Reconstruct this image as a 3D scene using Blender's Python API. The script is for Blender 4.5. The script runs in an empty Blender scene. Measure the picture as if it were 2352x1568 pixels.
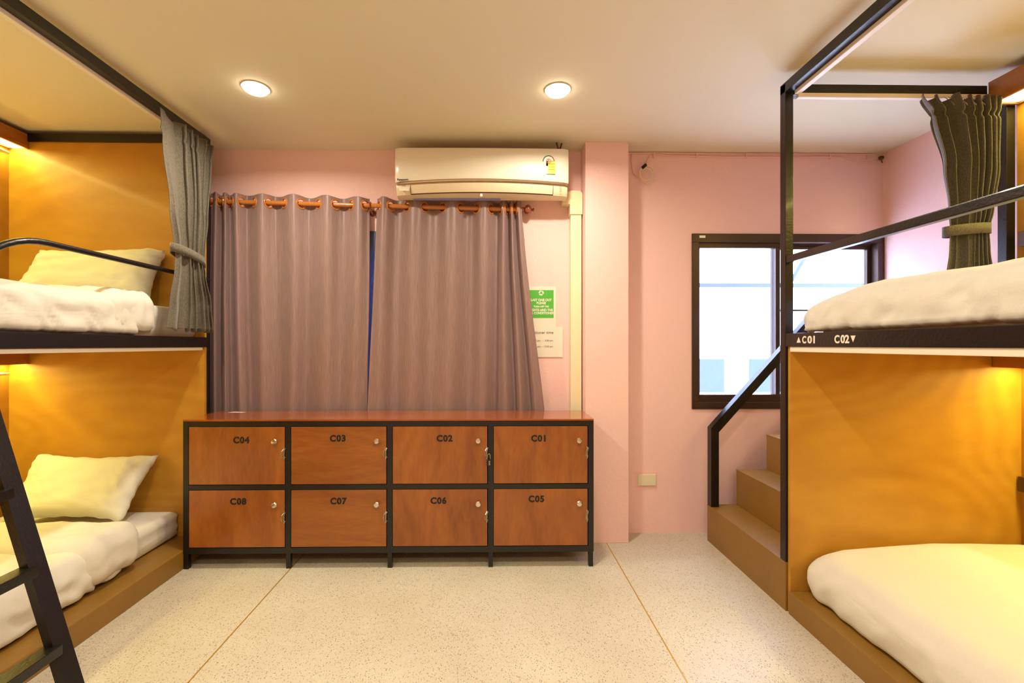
import bpy, bmesh, math, random
from mathutils import Vector, Matrix, noise
PI = math.pi
random.seed(7)
S = bpy.context.scene
C = S.collection

# ------------------------------------------------------------ camera
F_PX, PU, PV, YAW, EYE = 1045.0, 1145.0, 792.0, math.radians(0.84), 1.27
cam_d = bpy.data.cameras.new('camera')
cam = bpy.data.objects.new('camera', cam_d)
C.objects.link(cam)
cam.location = (0, 0, EYE)
cam.rotation_euler = (PI/2, 0, -YAW)
cam_d.sensor_width = 36.0
cam_d.lens = F_PX/2352*36.0
cam_d.shift_x = (1176-PU)/2352
cam_d.shift_y = (PV-784)/2352
cam_d.clip_start = 0.02
S.camera = cam

# ------------------------------------------------------------ world, exposure
w = bpy.data.worlds.new('daylight'); S.world = w
w.use_nodes = True
bg = w.node_tree.nodes['Background']
bg.inputs[0].default_value = (0.56, 0.66, 1.0, 1)
bg.inputs[1].default_value = 12.0
S.view_settings.view_transform = 'Standard'
S.view_settings.look = 'None'
S.view_settings.gamma = 1.0
S.view_settings.use_curve_mapping = False
S.view_settings.exposure = 0.37
LAMP_W = 13.0          # watts of each ceiling downlight
LED_W = 13.0            # watts of each bunk light
LAMP_COL = (1.0, 0.91, 0.72)
LED_COL = (1.0, 0.92, 0.20)

def ray_y(u, y):       # world x of a direction seen at column u, on the plane at depth y
    d = (u-PU)/F_PX
    return (d*math.cos(YAW)+math.sin(YAW))/(math.cos(YAW)-d*math.sin(YAW))*y
def ray_z(u, v, y):
    d = (u-PU)/F_PX
    return EYE-(v-PV)/F_PX*y/(math.cos(YAW)-d*math.sin(YAW))
def ray_x(u, x):       # world y on the plane x
    return x/ray_y(u, 1.0)

# ------------------------------------------------------------ materials
def srgb(*c):
    return tuple(((v/12.92) if v <= .04045 else ((v+.055)/1.055)**2.4) for v in c)+(1,)
def newmat(name):
    m = bpy.data.materials.new(name); m.use_nodes = True
    return m, m.node_tree.nodes, m.node_tree.links, m.node_tree.nodes['Principled BSDF']
def coords(n, l, scale, rot=(0, 0, 0)):
    tc = n.new('ShaderNodeTexCoord'); mp = n.new('ShaderNodeMapping')
    mp.inputs['Scale'].default_value = scale; mp.inputs['Rotation'].default_value = rot
    g = n.new('ShaderNodeNewGeometry')
    l.new(g.outputs['Position'], mp.inputs[0])
    return mp
def plain(name, col, rough=.5, metal=0, bump=0, bscale=60, var=0, coat=0):
    m, n, l, p = newmat(name)
    p.inputs['Base Color'].default_value = srgb(*col)
    p.inputs['Roughness'].default_value = rough
    p.inputs['Metallic'].default_value = metal
    p.inputs['Coat Weight'].default_value = coat
    p.inputs['Coat Roughness'].default_value = .08
    if bump or var:
        mp = coords(n, l, (1, 1, 1))
        no = n.new('ShaderNodeTexNoise'); no.inputs['Scale'].default_value = bscale
        no.inputs['Detail'].default_value = 4
        l.new(mp.outputs[0], no.inputs[0])
        if bump:
            b = n.new('ShaderNodeBump'); b.inputs['Strength'].default_value = bump
            b.inputs['Distance'].default_value = .004
            l.new(no.outputs[0], b.inputs['Height']); l.new(b.outputs[0], p.inputs['Normal'])
        if var:
            r = n.new('ShaderNodeValToRGB')
            a = tuple(max(0, c*(1-var)) for c in col); d = tuple(min(1, c*(1+var)) for c in col)
            r.color_ramp.elements[0].color = srgb(*a); r.color_ramp.elements[1].color = srgb(*d)
            r.color_ramp.elements[0].position = .3; r.color_ramp.elements[1].position = .7
            l.new(no.outputs[0], r.inputs[0]); l.new(r.outputs[0], p.inputs['Base Color'])
    return m
def wood(name, lo, hi, stretch, rings=14, rough=.3, amount=.5, coat=.3, fine=True):
    # cathedral grain = contour lines of a stretched noise field
    m, n, l, p = newmat(name)
    mp = coords(n, l, stretch)
    no = n.new('ShaderNodeTexNoise'); no.inputs['Scale'].default_value = 1.0
    no.inputs['Detail'].default_value = 1.2; no.inputs['Roughness'].default_value = .35
    l.new(mp.outputs[0], no.inputs[0])
    mu = n.new('ShaderNodeMath'); mu.operation = 'MULTIPLY'; mu.inputs[1].default_value = rings*6.283
    si = n.new('ShaderNodeMath'); si.operation = 'SINE'
    l.new(no.outputs[0], mu.inputs[0]); l.new(mu.outputs[0], si.inputs[0])
    mr = n.new('ShaderNodeMapRange'); mr.inputs[1].default_value = -1; mr.inputs[2].default_value = 1
    l.new(si.outputs[0], mr.inputs[0])
    # broad blotches
    n2 = n.new('ShaderNodeTexNoise'); n2.inputs['Scale'].default_value = 1.3; n2.inputs['Detail'].default_value = 3
    l.new(mp.outputs[0], n2.inputs[0])
    n3 = n.new('ShaderNodeTexNoise'); n3.inputs['Scale'].default_value = 1.0; n3.inputs['Detail'].default_value = 5
    mp3 = n.new('ShaderNodeMapping'); mp3.inputs['Scale'].default_value = (14, 14, 14)
    l.new(mp.outputs[0], mp3.inputs[0]); l.new(mp3.outputs[0], n3.inputs[0])
    a1 = n.new('ShaderNodeMath'); a1.operation = 'MULTIPLY'; a1.inputs[1].default_value = .26*amount
    l.new(mr.outputs[0], a1.inputs[0])
    a2 = n.new('ShaderNodeMath'); a2.operation = 'MULTIPLY_ADD'; a2.inputs[1].default_value = .50
    l.new(n2.outputs[0], a2.inputs[0]); l.new(a1.outputs[0], a2.inputs[2])
    a3 = n.new('ShaderNodeMath'); a3.operation = 'MULTIPLY_ADD'; a3.inputs[1].default_value = .3 if fine else 0
    l.new(n3.outputs[0], a3.inputs[0]); l.new(a2.outputs[0], a3.inputs[2])
    r = n.new('ShaderNodeValToRGB')
    r.color_ramp.elements[0].position = .25; r.color_ramp.elements[1].position = .82
    r.color_ramp.elements[0].color = srgb(*lo); r.color_ramp.elements[1].color = srgb(*hi)
    l.new(a3.outputs[0], r.inputs[0]); l.new(r.outputs[0], p.inputs['Base Color'])
    p.inputs['Roughness'].default_value = rough
    p.inputs['Coat Weight'].default_value = coat; p.inputs['Coat Roughness'].default_value = .12
    return m
def cloth(name, col, streak=(1, 1, 1), sc=300, var=.06, rough=.85, sheen=.2, bump=.2, trans=0):
    m, n, l, p = newmat(name)
    mp = coords(n, l, streak)
    no = n.new('ShaderNodeTexNoise'); no.inputs['Scale'].default_value = sc
    no.inputs['Detail'].default_value = 3; no.inputs['Roughness'].default_value = .6
    l.new(mp.outputs[0], no.inputs[0])
    r = n.new('ShaderNodeValToRGB')
    r.color_ramp.elements[0].position = .32; r.color_ramp.elements[1].position = .68
    r.color_ramp.elements[0].color = srgb(*[max(0, c*(1-var)) for c in col])
    r.color_ramp.elements[1].color = srgb(*[min(1, c*(1+var)) for c in col])
    l.new(no.outputs[0], r.inputs[0]); l.new(r.outputs[0], p.inputs['Base Color'])
    p.inputs['Roughness'].default_value = rough
    p.inputs['Sheen Weight'].default_value = sheen
    if bump:
        b = n.new('ShaderNodeBump'); b.inputs['Strength'].default_value = bump
        b.inputs['Distance'].default_value = .0015
        l.new(no.outputs[0], b.inputs['Height']); l.new(b.outputs[0], p.inputs['Normal'])
    if trans:
        t = n.new('ShaderNodeBsdfTranslucent'); t.inputs[0].default_value = srgb(*col)
        mx = n.new('ShaderNodeMixShader'); mx.inputs[0].default_value = trans
        out = n['Material Output']
        l.new(p.outputs[0], mx.inputs[1]); l.new(t.outputs[0], mx.inputs[2]); l.new(mx.outputs[0], out.inputs[0])
    return m
def crumple(m, scale=9, strength=.5, dist=.012, stretch=(1, .6, 1.6)):
    n, l = m.node_tree.nodes, m.node_tree.links; p = n['Principled BSDF']
    mp = coords(n, l, stretch, (0, 0, .6)); no = n.new('ShaderNodeTexNoise')
    no.inputs['Scale'].default_value = scale; no.inputs['Detail'].default_value = 3; no.inputs['Roughness'].default_value = .45
    no.inputs['Distortion'].default_value = 1.2
    l.new(mp.outputs[0], no.inputs[0])
    b = n.new('ShaderNodeBump'); b.inputs['Strength'].default_value = strength; b.inputs['Distance'].default_value = dist
    l.new(no.outputs[0], b.inputs['Height'])
    if p.inputs['Normal'].links: l.new(p.inputs['Normal'].links[0].from_socket, b.inputs['Normal'])
    l.new(b.outputs[0], p.inputs['Normal'])
def emit(name, col, strength):
    m, n, l, p = newmat(name)
    p.inputs['Base Color'].default_value = (.9, .9, .9, 1)
    p.inputs['Emission Color'].default_value = tuple(col)+(1,)
    p.inputs['Emission Strength'].default_value = strength
    return m

M = {}
M['pink'] = plain('pink wall paint', (.96, .795, .775), .75, bump=.35, bscale=45)
M['ceil'] = plain('cream ceiling paint', (.91, .87, .76), .8)
M['pinkcable'] = plain('pink painted cable', (.96, .76, .72), .5)
M['black'] = plain('black gloss paint', (.04, .032, .028), .36, bump=.25, bscale=90, coat=.12)
M['brownblack'] = plain('brown black gloss paint', (.085, .048, .045), .32, bump=.25, bscale=90, coat=.12)
M['alu_brown'] = plain('brown anodised aluminium', (.27, .19, .16), .35, .3)
M['track'] = plain('cream painted curtain track', (.93, .89, .82), .4)
M['ply'] = wood('golden varnished plywood', (.66, .45, .12), (.81, .60, .20), (.5, .5, 1.25), 26, .48, .42, .08)
M['ply2'] = wood('golden varnished side plywood', (.63, .42, .12), (.77, .56, .19), (.5, .5, 1.25), 26, .48, .42, .08)
M['valance'] = wood('brown varnished trim board', (.60, .35, .12), (.73, .46, .18), (1, .6, 5), 8, .35, .35)
M['stair'] = wood('matt tan laminate', (.51, .365, .13), (.60, .44, .175), (1.2, 1.2, .8), 8, .42, .22, .05)
M['locker_a'] = wood('red brown varnished plywood upright grain', (.46, .23, .06), (.71, .43, .15), (4.2, 4.2, 1.1), 7, .3, .32)
M['locker_b'] = wood('red brown varnished plywood cross grain', (.48, .25, .06), (.69, .42, .13), (1.1, 1.1, 5.5), 7, .3, .32)
M['locker_in'] = wood('dark raw plywood', (.30, .14, .06), (.42, .22, .10), (1, 1, 5), 7, .5, .3, 0)
M['lockertop'] = wood('red brown lacquered locker top', (.54, .24, .07), (.72, .38, .12), (1.0, 5, 1), 8, .14, .3, .6)
M['rodwood'] = wood('orange lacquered curtain rod', (.72, .42, .15), (.83, .52, .21), (4, 30, 30), 5, .2, .4, .6)
M['finial'] = wood('brown lacquered finial', (.50, .24, .14), (.62, .32, .20), (4, 30, 30), 5, .18, .4, .7)
M['mauve'] = cloth('mauve satin curtain', (.555, .445, .43), (1, 1, .022), 420, .10, .40, .15, .12)
M['grey'] = cloth('grey woven bunk curtain', (.37, .335, .28), (1, 1, .25), 420, .22, .9, .2, .3)
M['bluesheer'] = cloth('blue lining cloth', (.40, .45, .60), (1, 1, .1), 200, .2, .8, .1, .3, .3)
M['sheet'] = cloth('white cotton bed linen', (.85, .83, .79), (1, 1, 1), 260, .015, .8, .25, .1)
M['sheet2'] = cloth('white cotton pillow case', (.88, .87, .80), (1, 1, 1), 260, .012, .8, .25, .1)
crumple(M['sheet'], 4.5, .42, .016, (1, .45, 1.8)); crumple(M['sheet2'], 5, .3, .012)
M['acwhite'] = plain('glossy white plastic', (.95, .92, .86), .22, coat=.5)
M['accream'] = plain('cream plastic', (.90, .83, .70), .35)
M['chrome'] = plain('chrome', (.85, .83, .78), .15, 1)
M['steel'] = plain('brushed steel', (.72, .69, .62), .3, 1)
M['silver'] = plain('mirror trim', (.80, .70, .60), .18, .9)
M['bluefilm'] = plain('blue protective film', (.62, .62, .88), .3)
M['cream'] = plain('cream PVC', (.93, .88, .72), .45)
M['ivory'] = plain('ivory plastic', (.90, .86, .74), .4)
M['white'] = plain('white plastic', (.93, .92, .88), .4)
M['paper'] = plain('white paper', (.92, .88, .82), .7)
M['green'] = plain('green print', (.33, .71, .22), .6)
M['yellow'] = plain('yellow print', (.96, .87, .22), .5)
M['red'] = plain('red print', (.75, .25, .22), .5)
M['dgreen'] = plain('dark green print', (.12, .42, .30), .5)
M['ink'] = plain('black ink', (.06, .045, .04), .5)
M['greyink'] = plain('grey ink', (.48, .44, .42), .6)
M['whitepaint'] = plain('white lettering', (.93, .88, .82), .5)
M['brass'] = plain('brass divider strip', (.76, .60, .25), .35, .5)
M['rubber'] = plain('black rubber', (.04, .04, .04), .6)
M['outwhite'] = plain('white render', (.97, .97, .96), .8)
M['outpale'] = plain('pale blue grey paint', (.30, .34, .37), .8)
M['brownbox'] = plain('dark brown switch box', (.33, .22, .14), .4)
M['lamp'] = emit('warm lamp diffuser', (1.0, .92, .72), 14)
M['led'] = emit('warm LED strip diffuser', (1.0, .86, .42), 6)

# terrazzo
m, n, l, p = newmat('cream terrazzo'); M['floor'] = m
base = coords(n, l, (1, 1, 1))
n1 = n.new('ShaderNodeTexNoise'); n1.inputs['Scale'].default_value = 1.6; n1.inputs['Detail'].default_value = 6
l.new(base.outputs[0], n1.inputs[0])
r1 = n.new('ShaderNodeValToRGB'); r1.color_ramp.elements[0].position = .3; r1.color_ramp.elements[1].position = .7
r1.color_ramp.elements[0].color = srgb(.75, .71, .63); r1.color_ramp.elements[1].color = srgb(.81, .78, .71)
l.new(n1.outputs[0], r1.inputs[0])
prev = r1.outputs[0]
for sc, thr, colr, fac, dist in ((170, .055, (.47, .43, .38), .75, .3), (140, .05, (.66, .54, .36), .6, .2), (240, .07, (.32, .28, .25), .75, .3), (230, .06, (.95, .93, .88), .4, .2)):
    mpx = n.new('ShaderNodeMapping'); mpx.inputs['Location'].default_value = (sc*.013, sc*.07, 0)
    mpx.inputs['Rotation'].default_value = (0, 0, sc)
    mpx.inputs['Scale'].default_value = (1, .62, 1)
    l.new(base.outputs[0], mpx.inputs[0])
    vo = n.new('ShaderNodeTexVoronoi'); vo.inputs['Scale'].default_value = sc
    l.new(mpx.outputs[0], vo.inputs[0])
    # only some cells carry a chip: gate by the cell's random colour
    sep = n.new('ShaderNodeSeparateColor'); l.new(vo.outputs['Color'], sep.inputs[0])
    gate = n.new('ShaderNodeMath'); gate.operation = 'GREATER_THAN'; gate.inputs[1].default_value = .62
    l.new(sep.outputs[0], gate.inputs[0])
    size = n.new('ShaderNodeMath'); size.operation = 'MULTIPLY'; size.inputs[1].default_value = .42
    l.new(sep.outputs[1], size.inputs[0])
    lt = n.new('ShaderNodeMath'); lt.operation = 'LESS_THAN'
    l.new(vo.outputs['Distance'], lt.inputs[0]); l.new(size.outputs[0], lt.inputs[1])
    mm = n.new('ShaderNodeMath'); mm.operation = 'MULTIPLY'; l.new(gate.outputs[0], mm.inputs[0]); l.new(lt.outputs[0], mm.inputs[1])
    mf = n.new('ShaderNodeMath'); mf.operation = 'MULTIPLY'; mf.inputs[1].default_value = fac; l.new(mm.outputs[0], mf.inputs[0])
    mx = n.new('ShaderNodeMix'); mx.data_type = 'RGBA'
    l.new(mf.outputs[0], mx.inputs[0]); l.new(prev, mx.inputs[6]); mx.inputs[7].default_value = srgb(*colr)
    prev = mx.outputs[2]
l.new(prev, p.inputs['Base Color'])
p.inputs['Roughness'].default_value = .34
p.inputs['Specular IOR Level'].default_value = .4

# clear glass: thin pane that lets daylight straight through
m, n, l, p = newmat('clear window glass'); M['glass'] = m
tr = n.new('ShaderNodeBsdfTransparent'); tr.inputs[0].default_value = (.93, .96, .97, 1)
gl = n.new('ShaderNodeBsdfGlossy'); gl.inputs['Roughness'].default_value = .02
mx = n.new('ShaderNodeMixShader'); mx.inputs[0].default_value = .05
l.new(tr.outputs[0], mx.inputs[1]); l.new(gl.outputs[0], mx.inputs[2]); l.new(mx.outputs[0], n['Material Output'].inputs[0])

# ------------------------------------------------------------ mesh helpers
def bmn(): return bmesh.new()
def box(b, x0, x1, y0, y1, z0, z1, bev=0, seg=2):
    r = bmesh.ops.create_cube(b, size=1.0)
    vs = r['verts']
    for v in vs:
        v.co = Vector(((x0+x1)/2+v.co.x*(x1-x0), (y0+y1)/2+v.co.y*(y1-y0), (z0+z1)/2+v.co.z*(z1-z0)))
    if bev:
        es = list({e for v in vs for e in v.link_edges})
        bmesh.ops.bevel(b, geom=es, offset=bev, segments=seg, profile=.7, affect='EDGES')
    return b
def frame_at(d):
    d = d.normalized()
    up = Vector((0, 0, 1)) if abs(d.z) < .95 else Vector((0, 1, 0))
    a = d.cross(up).normalized(); c = a.cross(d).normalized()
    return a, c
def tube(b, pts, r, seg=12, cap=True, closed=False, sect=None):
    """sweep a circle (or section list of (a,c) offsets) along points"""
    pts = [Vector(p) for p in pts]; n_ = len(pts); rings = []
    a, c = None, None
    for i, p_ in enumerate(pts):
        if closed: t = pts[(i+1) % n_]-pts[i-1]
        else: t = pts[min(i+1, n_-1)]-pts[max(i-1, 0)]
        t.normalize()
        if a is None: a, c = frame_at(t)
        else:
            a = (a-t*a.dot(t)).normalized(); c = a.cross(t).normalized()
        if sect: off = [a*sx+c*sz for sx, sz in sect]
        else:
            rr = r[i] if isinstance(r, (list, tuple)) else r
            off = [a*math.cos(2*PI*k/seg)*rr+c*math.sin(2*PI*k/seg)*rr for k in range(seg)]
        # mitre
        if not closed and 0 < i < n_-1:
            t1 = (pts[i]-pts[i-1]).normalized(); cosn = max(.3, t1.dot(t))
            bn = t1.cross(t)
            if bn.length > 1e-5:
                side = bn.normalized().cross(t)
                off = [o+side*o.dot(side)*(1/cosn-1) for o in off]
        rings.append([b.verts.new(p_+o) for o in off])
    k = len(rings[0]); rng = range(n_) if closed else range(n_-1)
    for i in rng:
        A, B = rings[i], rings[(i+1) % n_]
        for j in range(k):
            b.faces.new((A[j], A[(j+1) % k], B[(j+1) % k], B[j]))
    if cap and not closed:
        b.faces.new(rings[0][::-1]); b.faces.new(rings[-1])
    return b
def rect(w_, h_): return [(-w_/2, -h_/2), (w_/2, -h_/2), (w_/2, h_/2), (-w_/2, h_/2)]
def lathe(b, prof, origin, axis, seg=24):
    """prof: (radius, along) pairs"""
    ax = Vector(axis).normalized(); a, c = frame_at(ax); o = Vector(origin); rings = []
    for r_, h_ in prof:
        if r_ < 1e-6: rings.append([b.verts.new(o+ax*h_)])
        else: rings.append([b.verts.new(o+ax*h_+(a*math.cos(2*PI*k/seg)+c*math.sin(2*PI*k/seg))*r_) for k in range(seg)])
    for A, B in zip(rings, rings[1:]):
        if len(A) == 1 and len(B) == 1: continue
        for j in range(seg):
            if len(A) == 1: b.faces.new((A[0], B[(j+1) % seg], B[j]))
            elif len(B) == 1: b.faces.new((A[j], A[(j+1) % seg], B[0]))
            else: b.faces.new((A[j], A[(j+1) % seg], B[(j+1) % seg], B[j]))
    return b
def ring(b, center, normal, R, r, seg=28, rs=8):
    nn = Vector(normal).normalized(); a, c = frame_at(nn); o = Vector(center)
    return tube(b, [o+(a*math.cos(2*PI*k/seg)+c*math.sin(2*PI*k/seg))*R for k in range(seg)], r, rs, closed=True)
def extrude_poly(b, pts, vec):
    """flat polygon (3D pts) extruded by vec"""
    v = Vector(vec)
    A = [b.verts.new(Vector(p)) for p in pts]; B = [b.verts.new(Vector(p)+v) for p in pts]
    b.faces.new(A); b.faces.new(B[::-1])
    for i in range(len(A)):
        j = (i+1) % len(A); b.faces.new((A[j], A[i], B[i], B[j]))
    return b
def soft_box(b, x0, x1, y0, y1, z0, z1, r, step, fn=None, bottom=True, rb=None):
    """box with round edges on a fine grid, pushed about by fn(point, outward) -> offset vector"""
    lo = Vector((x0, y0, z0)); hi = Vector((x1, y1, z1)); ext = hi-lo
    rr = [min(r, e*.5-1e-4) for e in ext]
    cnt = [max(2, int(e/step)) for e in ext]
    for ax in range(3):
        u_, v_ = (ax+1) % 3, (ax+2) % 3
        for side in (0, 1):
            if ax == 2 and side == 0 and not bottom: continue
            grid = []
            for i in range(cnt[u_]+1):
                row = []
                for j in range(cnt[v_]+1):
                    p_ = Vector((0, 0, 0))
                    p_[ax] = lo[ax]+side*ext[ax]
                    p_[u_] = lo[u_]+ext[u_]*i/cnt[u_]; p_[v_] = lo[v_]+ext[v_]*j/cnt[v_]
                    rl = list(rr)
                    if rb is not None and p_.z < (lo.z+hi.z)/2: rl[2] = rb
                    q = Vector([min(max(p_[k], lo[k]+(rl[k] if k == 2 else rr[k])), hi[k]-rr[k]) for k in range(3)])
                    d = p_-q
                    dd = Vector([d[k]/(rl[k] if k == 2 and d[k] < 0 else rr[k]) for k in range(3)])
                    if dd.length > 0: dd.normalize()
                    pos = q+Vector([dd[k]*(rl[k] if k == 2 and dd[k] < 0 else rr[k]) for k in range(3)])
                    if fn: pos = pos+fn(pos, dd)
                    row.append(b.verts.new(pos))
                grid.append(row)
            for i in range(cnt[u_]):
                for j in range(cnt[v_]):
                    f4 = (grid[i][j], grid[i+1][j], grid[i+1][j+1], grid[i][j+1])
                    b.faces.new(f4 if side else f4[::-1])
    bmesh.ops.remove_doubles(b, verts=b.verts, dist=1e-5)
    return b
FONTS = {}
def text(b, s, size, origin, ax, ay, depth=.001, bold=0.0, align='CENTER', xs=1.0, sp=1.0):
    """letters as shallow solids; ax = reading direction, ay = up"""
    cu = bpy.data.curves.new('t', 'FONT'); cu.body = s; cu.size = size; cu.offset = bold*size
    cu.align_x = align; cu.align_y = 'CENTER'; cu.extrude = depth/2; cu.space_character = sp; cu.resolution_u = 4
    o = bpy.data.objects.new('t', cu); C.objects.link(o)
    dg = bpy.context.evaluated_depsgraph_get()
    me = bpy.data.meshes.new_from_object(o.evaluated_get(dg))
    X, Y = Vector(ax).normalized(), Vector(ay).normalized(); Z = X.cross(Y)
    mt = Matrix(((X.x*xs, Y.x, Z.x, origin[0]), (X.y*xs, Y.y, Z.y, origin[1]), (X.z*xs, Y.z, Z.z, origin[2]), (0, 0, 0, 1)))
    me.transform(mt); b.from_mesh(me)
    bpy.data.objects.remove(o); bpy.data.curves.remove(cu); bpy.data.meshes.remove(me)
    return b
def wloc(o):
    v = Vector((0, 0, 0))
    while o: v += o.location; o = o.parent
    return v
def obj(name, b, mat, parent=None, smooth=False, label=None, cat=None, group=None, kind=None, loc=None, sharp=35):
    """link one mesh object; mesh given in world coordinates, stored relative to its thing"""
    bmesh.ops.recalc_face_normals(b, faces=b.faces)
    me = bpy.data.meshes.new(name)
    o = bpy.data.objects.new(name, me); C.objects.link(o)
    if parent: base_ = wloc(parent)
    else:
        if loc is None:
            vs = [v.co for v in b.verts]
            loc = ((min(v.x for v in vs)+max(v.x for v in vs))/2, (min(v.y for v in vs)+max(v.y for v in vs))/2, min(v.z for v in vs))
        o.location = loc; base_ = Vector(loc)
    bmesh.ops.translate(b, verts=b.verts, vec=-base_)
    if smooth:
        for f in b.faces: f.smooth = True
        for e in b.edges:
            if len(e.link_faces) == 2 and e.calc_face_angle(0) > math.radians(sharp): e.smooth = False
    b.to_mesh(me); b.free()
    me.materials.append(M[mat] if isinstance(mat, str) else mat)
    if parent: o.parent = parent
    tag(o, label, cat, group, kind)
    return o
def tag(o, label=None, cat=None, group=None, kind=None):
    if label: o['label'] = label
    if cat: o['category'] = cat
    if group: o['group'] = group
    if kind: o['kind'] = kind
    return o
def thing(name, label, cat, loc, group=None, kind=None):
    o = bpy.data.objects.new(name, None); C.objects.link(o); o.location = loc
    o.empty_display_size = .1
    return tag(o, label, cat, group, kind)
def solid(o, t, offset=0, sub=0):
    md = o.modifiers.new('thickness', 'SOLIDIFY'); md.thickness = t; md.offset = offset
    if sub:
        s_ = o.modifiers.new('smooth', 'SUBSURF'); s_.levels = sub; s_.render_levels = sub
def lamp(name, kind, loc, rot, power, col, **kw):
    d = bpy.data.lights.new(name, kind); d.energy = power; d.color = col
    for k, v in kw.items(): setattr(d, k, v)
    o = bpy.data.objects.new(name, d); C.objects.link(o); o.location = loc; o.rotation_euler = rot
    return o
def nz(x, y, z): return noise.noise(Vector((x, y, z)))

# ------------------------------------------------------------ the room
YB, XR, XL, YF, ZC, TH = 3.06, 2.665, -2.99, -2.4, 2.572, .14
struct = dict(kind='structure')
obj('floor', box(bmn(), XL-TH, XR+TH, YF-TH, YB+TH, -.12, 0), 'floor', **struct)
obj('ceiling', box(bmn(), XL-TH, XR+TH, YF-TH, YB+TH, ZC, ZC+.12), 'ceil', **struct)
W1 = (-1.50, .22, .86, 1.985)       # curtained window opening
W2 = (1.352, XR, .838, 2.022)       # sliding window opening
b = bmn()
for x0, x1, z0, z1 in ((XL-TH, W1[0], 0, ZC), (W1[0], W1[1], 0, W1[2]), (W1[0], W1[1], W1[3], ZC), (W1[1], W2[0], 0, ZC),
                       (W2[0], W2[1], 0, W2[2]), (W2[0], W2[1], W2[3], ZC), (W2[1], XR+TH, 0, ZC)):
    box(b, x0, x1, YB, YB+TH, z0, z1)
obj('wall_back', b, 'pink', **struct)
obj('wall_right', box(bmn(), XR, XR+TH, YF, YB, 0, ZC), 'pink', **struct)
obj('wall_left', box(bmn(), XL-TH, XL, YF, YB, 0, ZC), 'pink', **struct)
obj('wall_front', box(bmn(), XL-TH, XR+TH, YF-TH, YF, 0, ZC), 'pink', **struct)
obj('wall_pillar', box(bmn(), .600, .877, 2.906, YB, 0, ZC, .004), 'pink', **struct)
for i, x in enumerate((.7355, -1.143)):
    obj('trim_%d' % (i+1), box(bmn(), x-.003, x+.003, YF, YB-(.155 if i == 0 else 0), -.004, .0006), 'brass', **struct)

def window(name, W, y0, sashes, mat='alu_brown', fw=.045):
    x0, x1, z0, z1 = W
    t = thing(name, None, None, ((x0+x1)/2, y0, z0), kind='structure')
    b = bmn()
    box(b, x0, x1, y0-.012, y0+.09, z1-fw*1.3, z1, .003); box(b, x0, x1, y0-.012, y0+.09, z0, z0+fw, .003)
    box(b, x0, x0+fw, y0-.012, y0+.09, z0+fw, z1-fw*1.3, .003); box(b, x1-fw, x1, y0-.012, y0+.09, z0+fw, z1-fw*1.3, .003)
    box(b, x0+fw, x1-fw, y0+.035, y0+.04, z1-fw*1.3-.012, z1-fw*1.3)   # track lip
    box(b, x0+fw, x1-fw, y0+.035, y0+.04, z0+fw, z0+fw+.012)
    obj('window_frame', b, mat, t)
    for (a0, a1, yy) in sashes:
        b = bmn(); s0, s1, w0 = z0+fw, z1-fw*1.3, .03
        bot = .05
        box(b, a0, a1, yy, yy+.028, s1-.035, s1, .002); box(b, a0, a1, yy, yy+.028, s0, s0+bot, .002)
        box(b, a0, a0+.014, yy, yy+.028, s0+bot, s1-.035, .002); box(b, a1-w0, a1, yy, yy+.028, s0+bot, s1-.035, .002)
        so = obj('sash', b, mat, t)
        obj('glass_pane', box(bmn(), a0+.014, a1-w0, yy+.012, yy+.016, s0+bot, s1-.035), 'glass', so)
    return t
window('window_1', W1, YB+.02, ((-1.455, -.62, YB+.065), (-.66, .175, YB+.03)))
w2 = window('window_2', W2, YB+.0, ((1.397, 1.962, YB+.008), (1.935, 2.622, YB+.045)))
b = bmn(); box(b, 1.40, 1.44, YB-.0135, YB-.0115, 1.992, 2.008)
obj('maker_plate', b, 'white', w2)
b = bmn(); box(b, 1.98, 2.60, YB+.078, YB+.088, 1.505, 1.517)
obj('grille_bar', b, 'alu_brown', w2)

# outside: white building across the lane with an awning frame and pale windows
bt = thing('neighbouring_building', 'white building across the lane seen through the sliding window, overexposed', 'building', (3.5, 6.2, -3))
b = bmn(); box(b, -4, 9, 6.2, 6.5, -3, 8)
obj('facade', b, 'outwhite', bt)
for i, (x0, x1) in enumerate(((2.60, 3.20), (3.45, 4.15), (5.0, 5.7))):
    f = obj('window', box(bmn(), x0, x1, 6.14, 6.2, .58, 1.12), 'outwhite', bt)
    obj('pane', box(bmn(), x0+.05, x1-.05, 6.12, 6.14, .63, 1.08), 'outpale', f)
aw = thing('awning_frame', 'pale steel awning frame outside the sliding window, horizontal rail with diagonal brace', 'awning frame', (4.0, 4.6, -3))
b = bmn(); box(b, 1.2, 5.2, 4.6, 4.64, 1.86, 1.90); obj('rail', b, 'outpale', aw)
obj('brace', tube(bmn(), [(3.05, 4.62, 1.89), (3.55, 4.62, 2.75)], .018), 'outpale', aw)
obj('rail', box(bmn(), 1.2, 5.2, 4.6, 4.64, 2.75, 2.79), 'outpale', aw)
for x in (1.3, 5.1): obj('post', box(bmn(), x-.025, x+.025, 4.6, 4.65, -3, 2.79), 'outpale', aw)
obj('ground_outside', box(bmn(), -8, 12, YB+TH, 9, -3.1, -3), 'outwhite', kind='structure')

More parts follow.
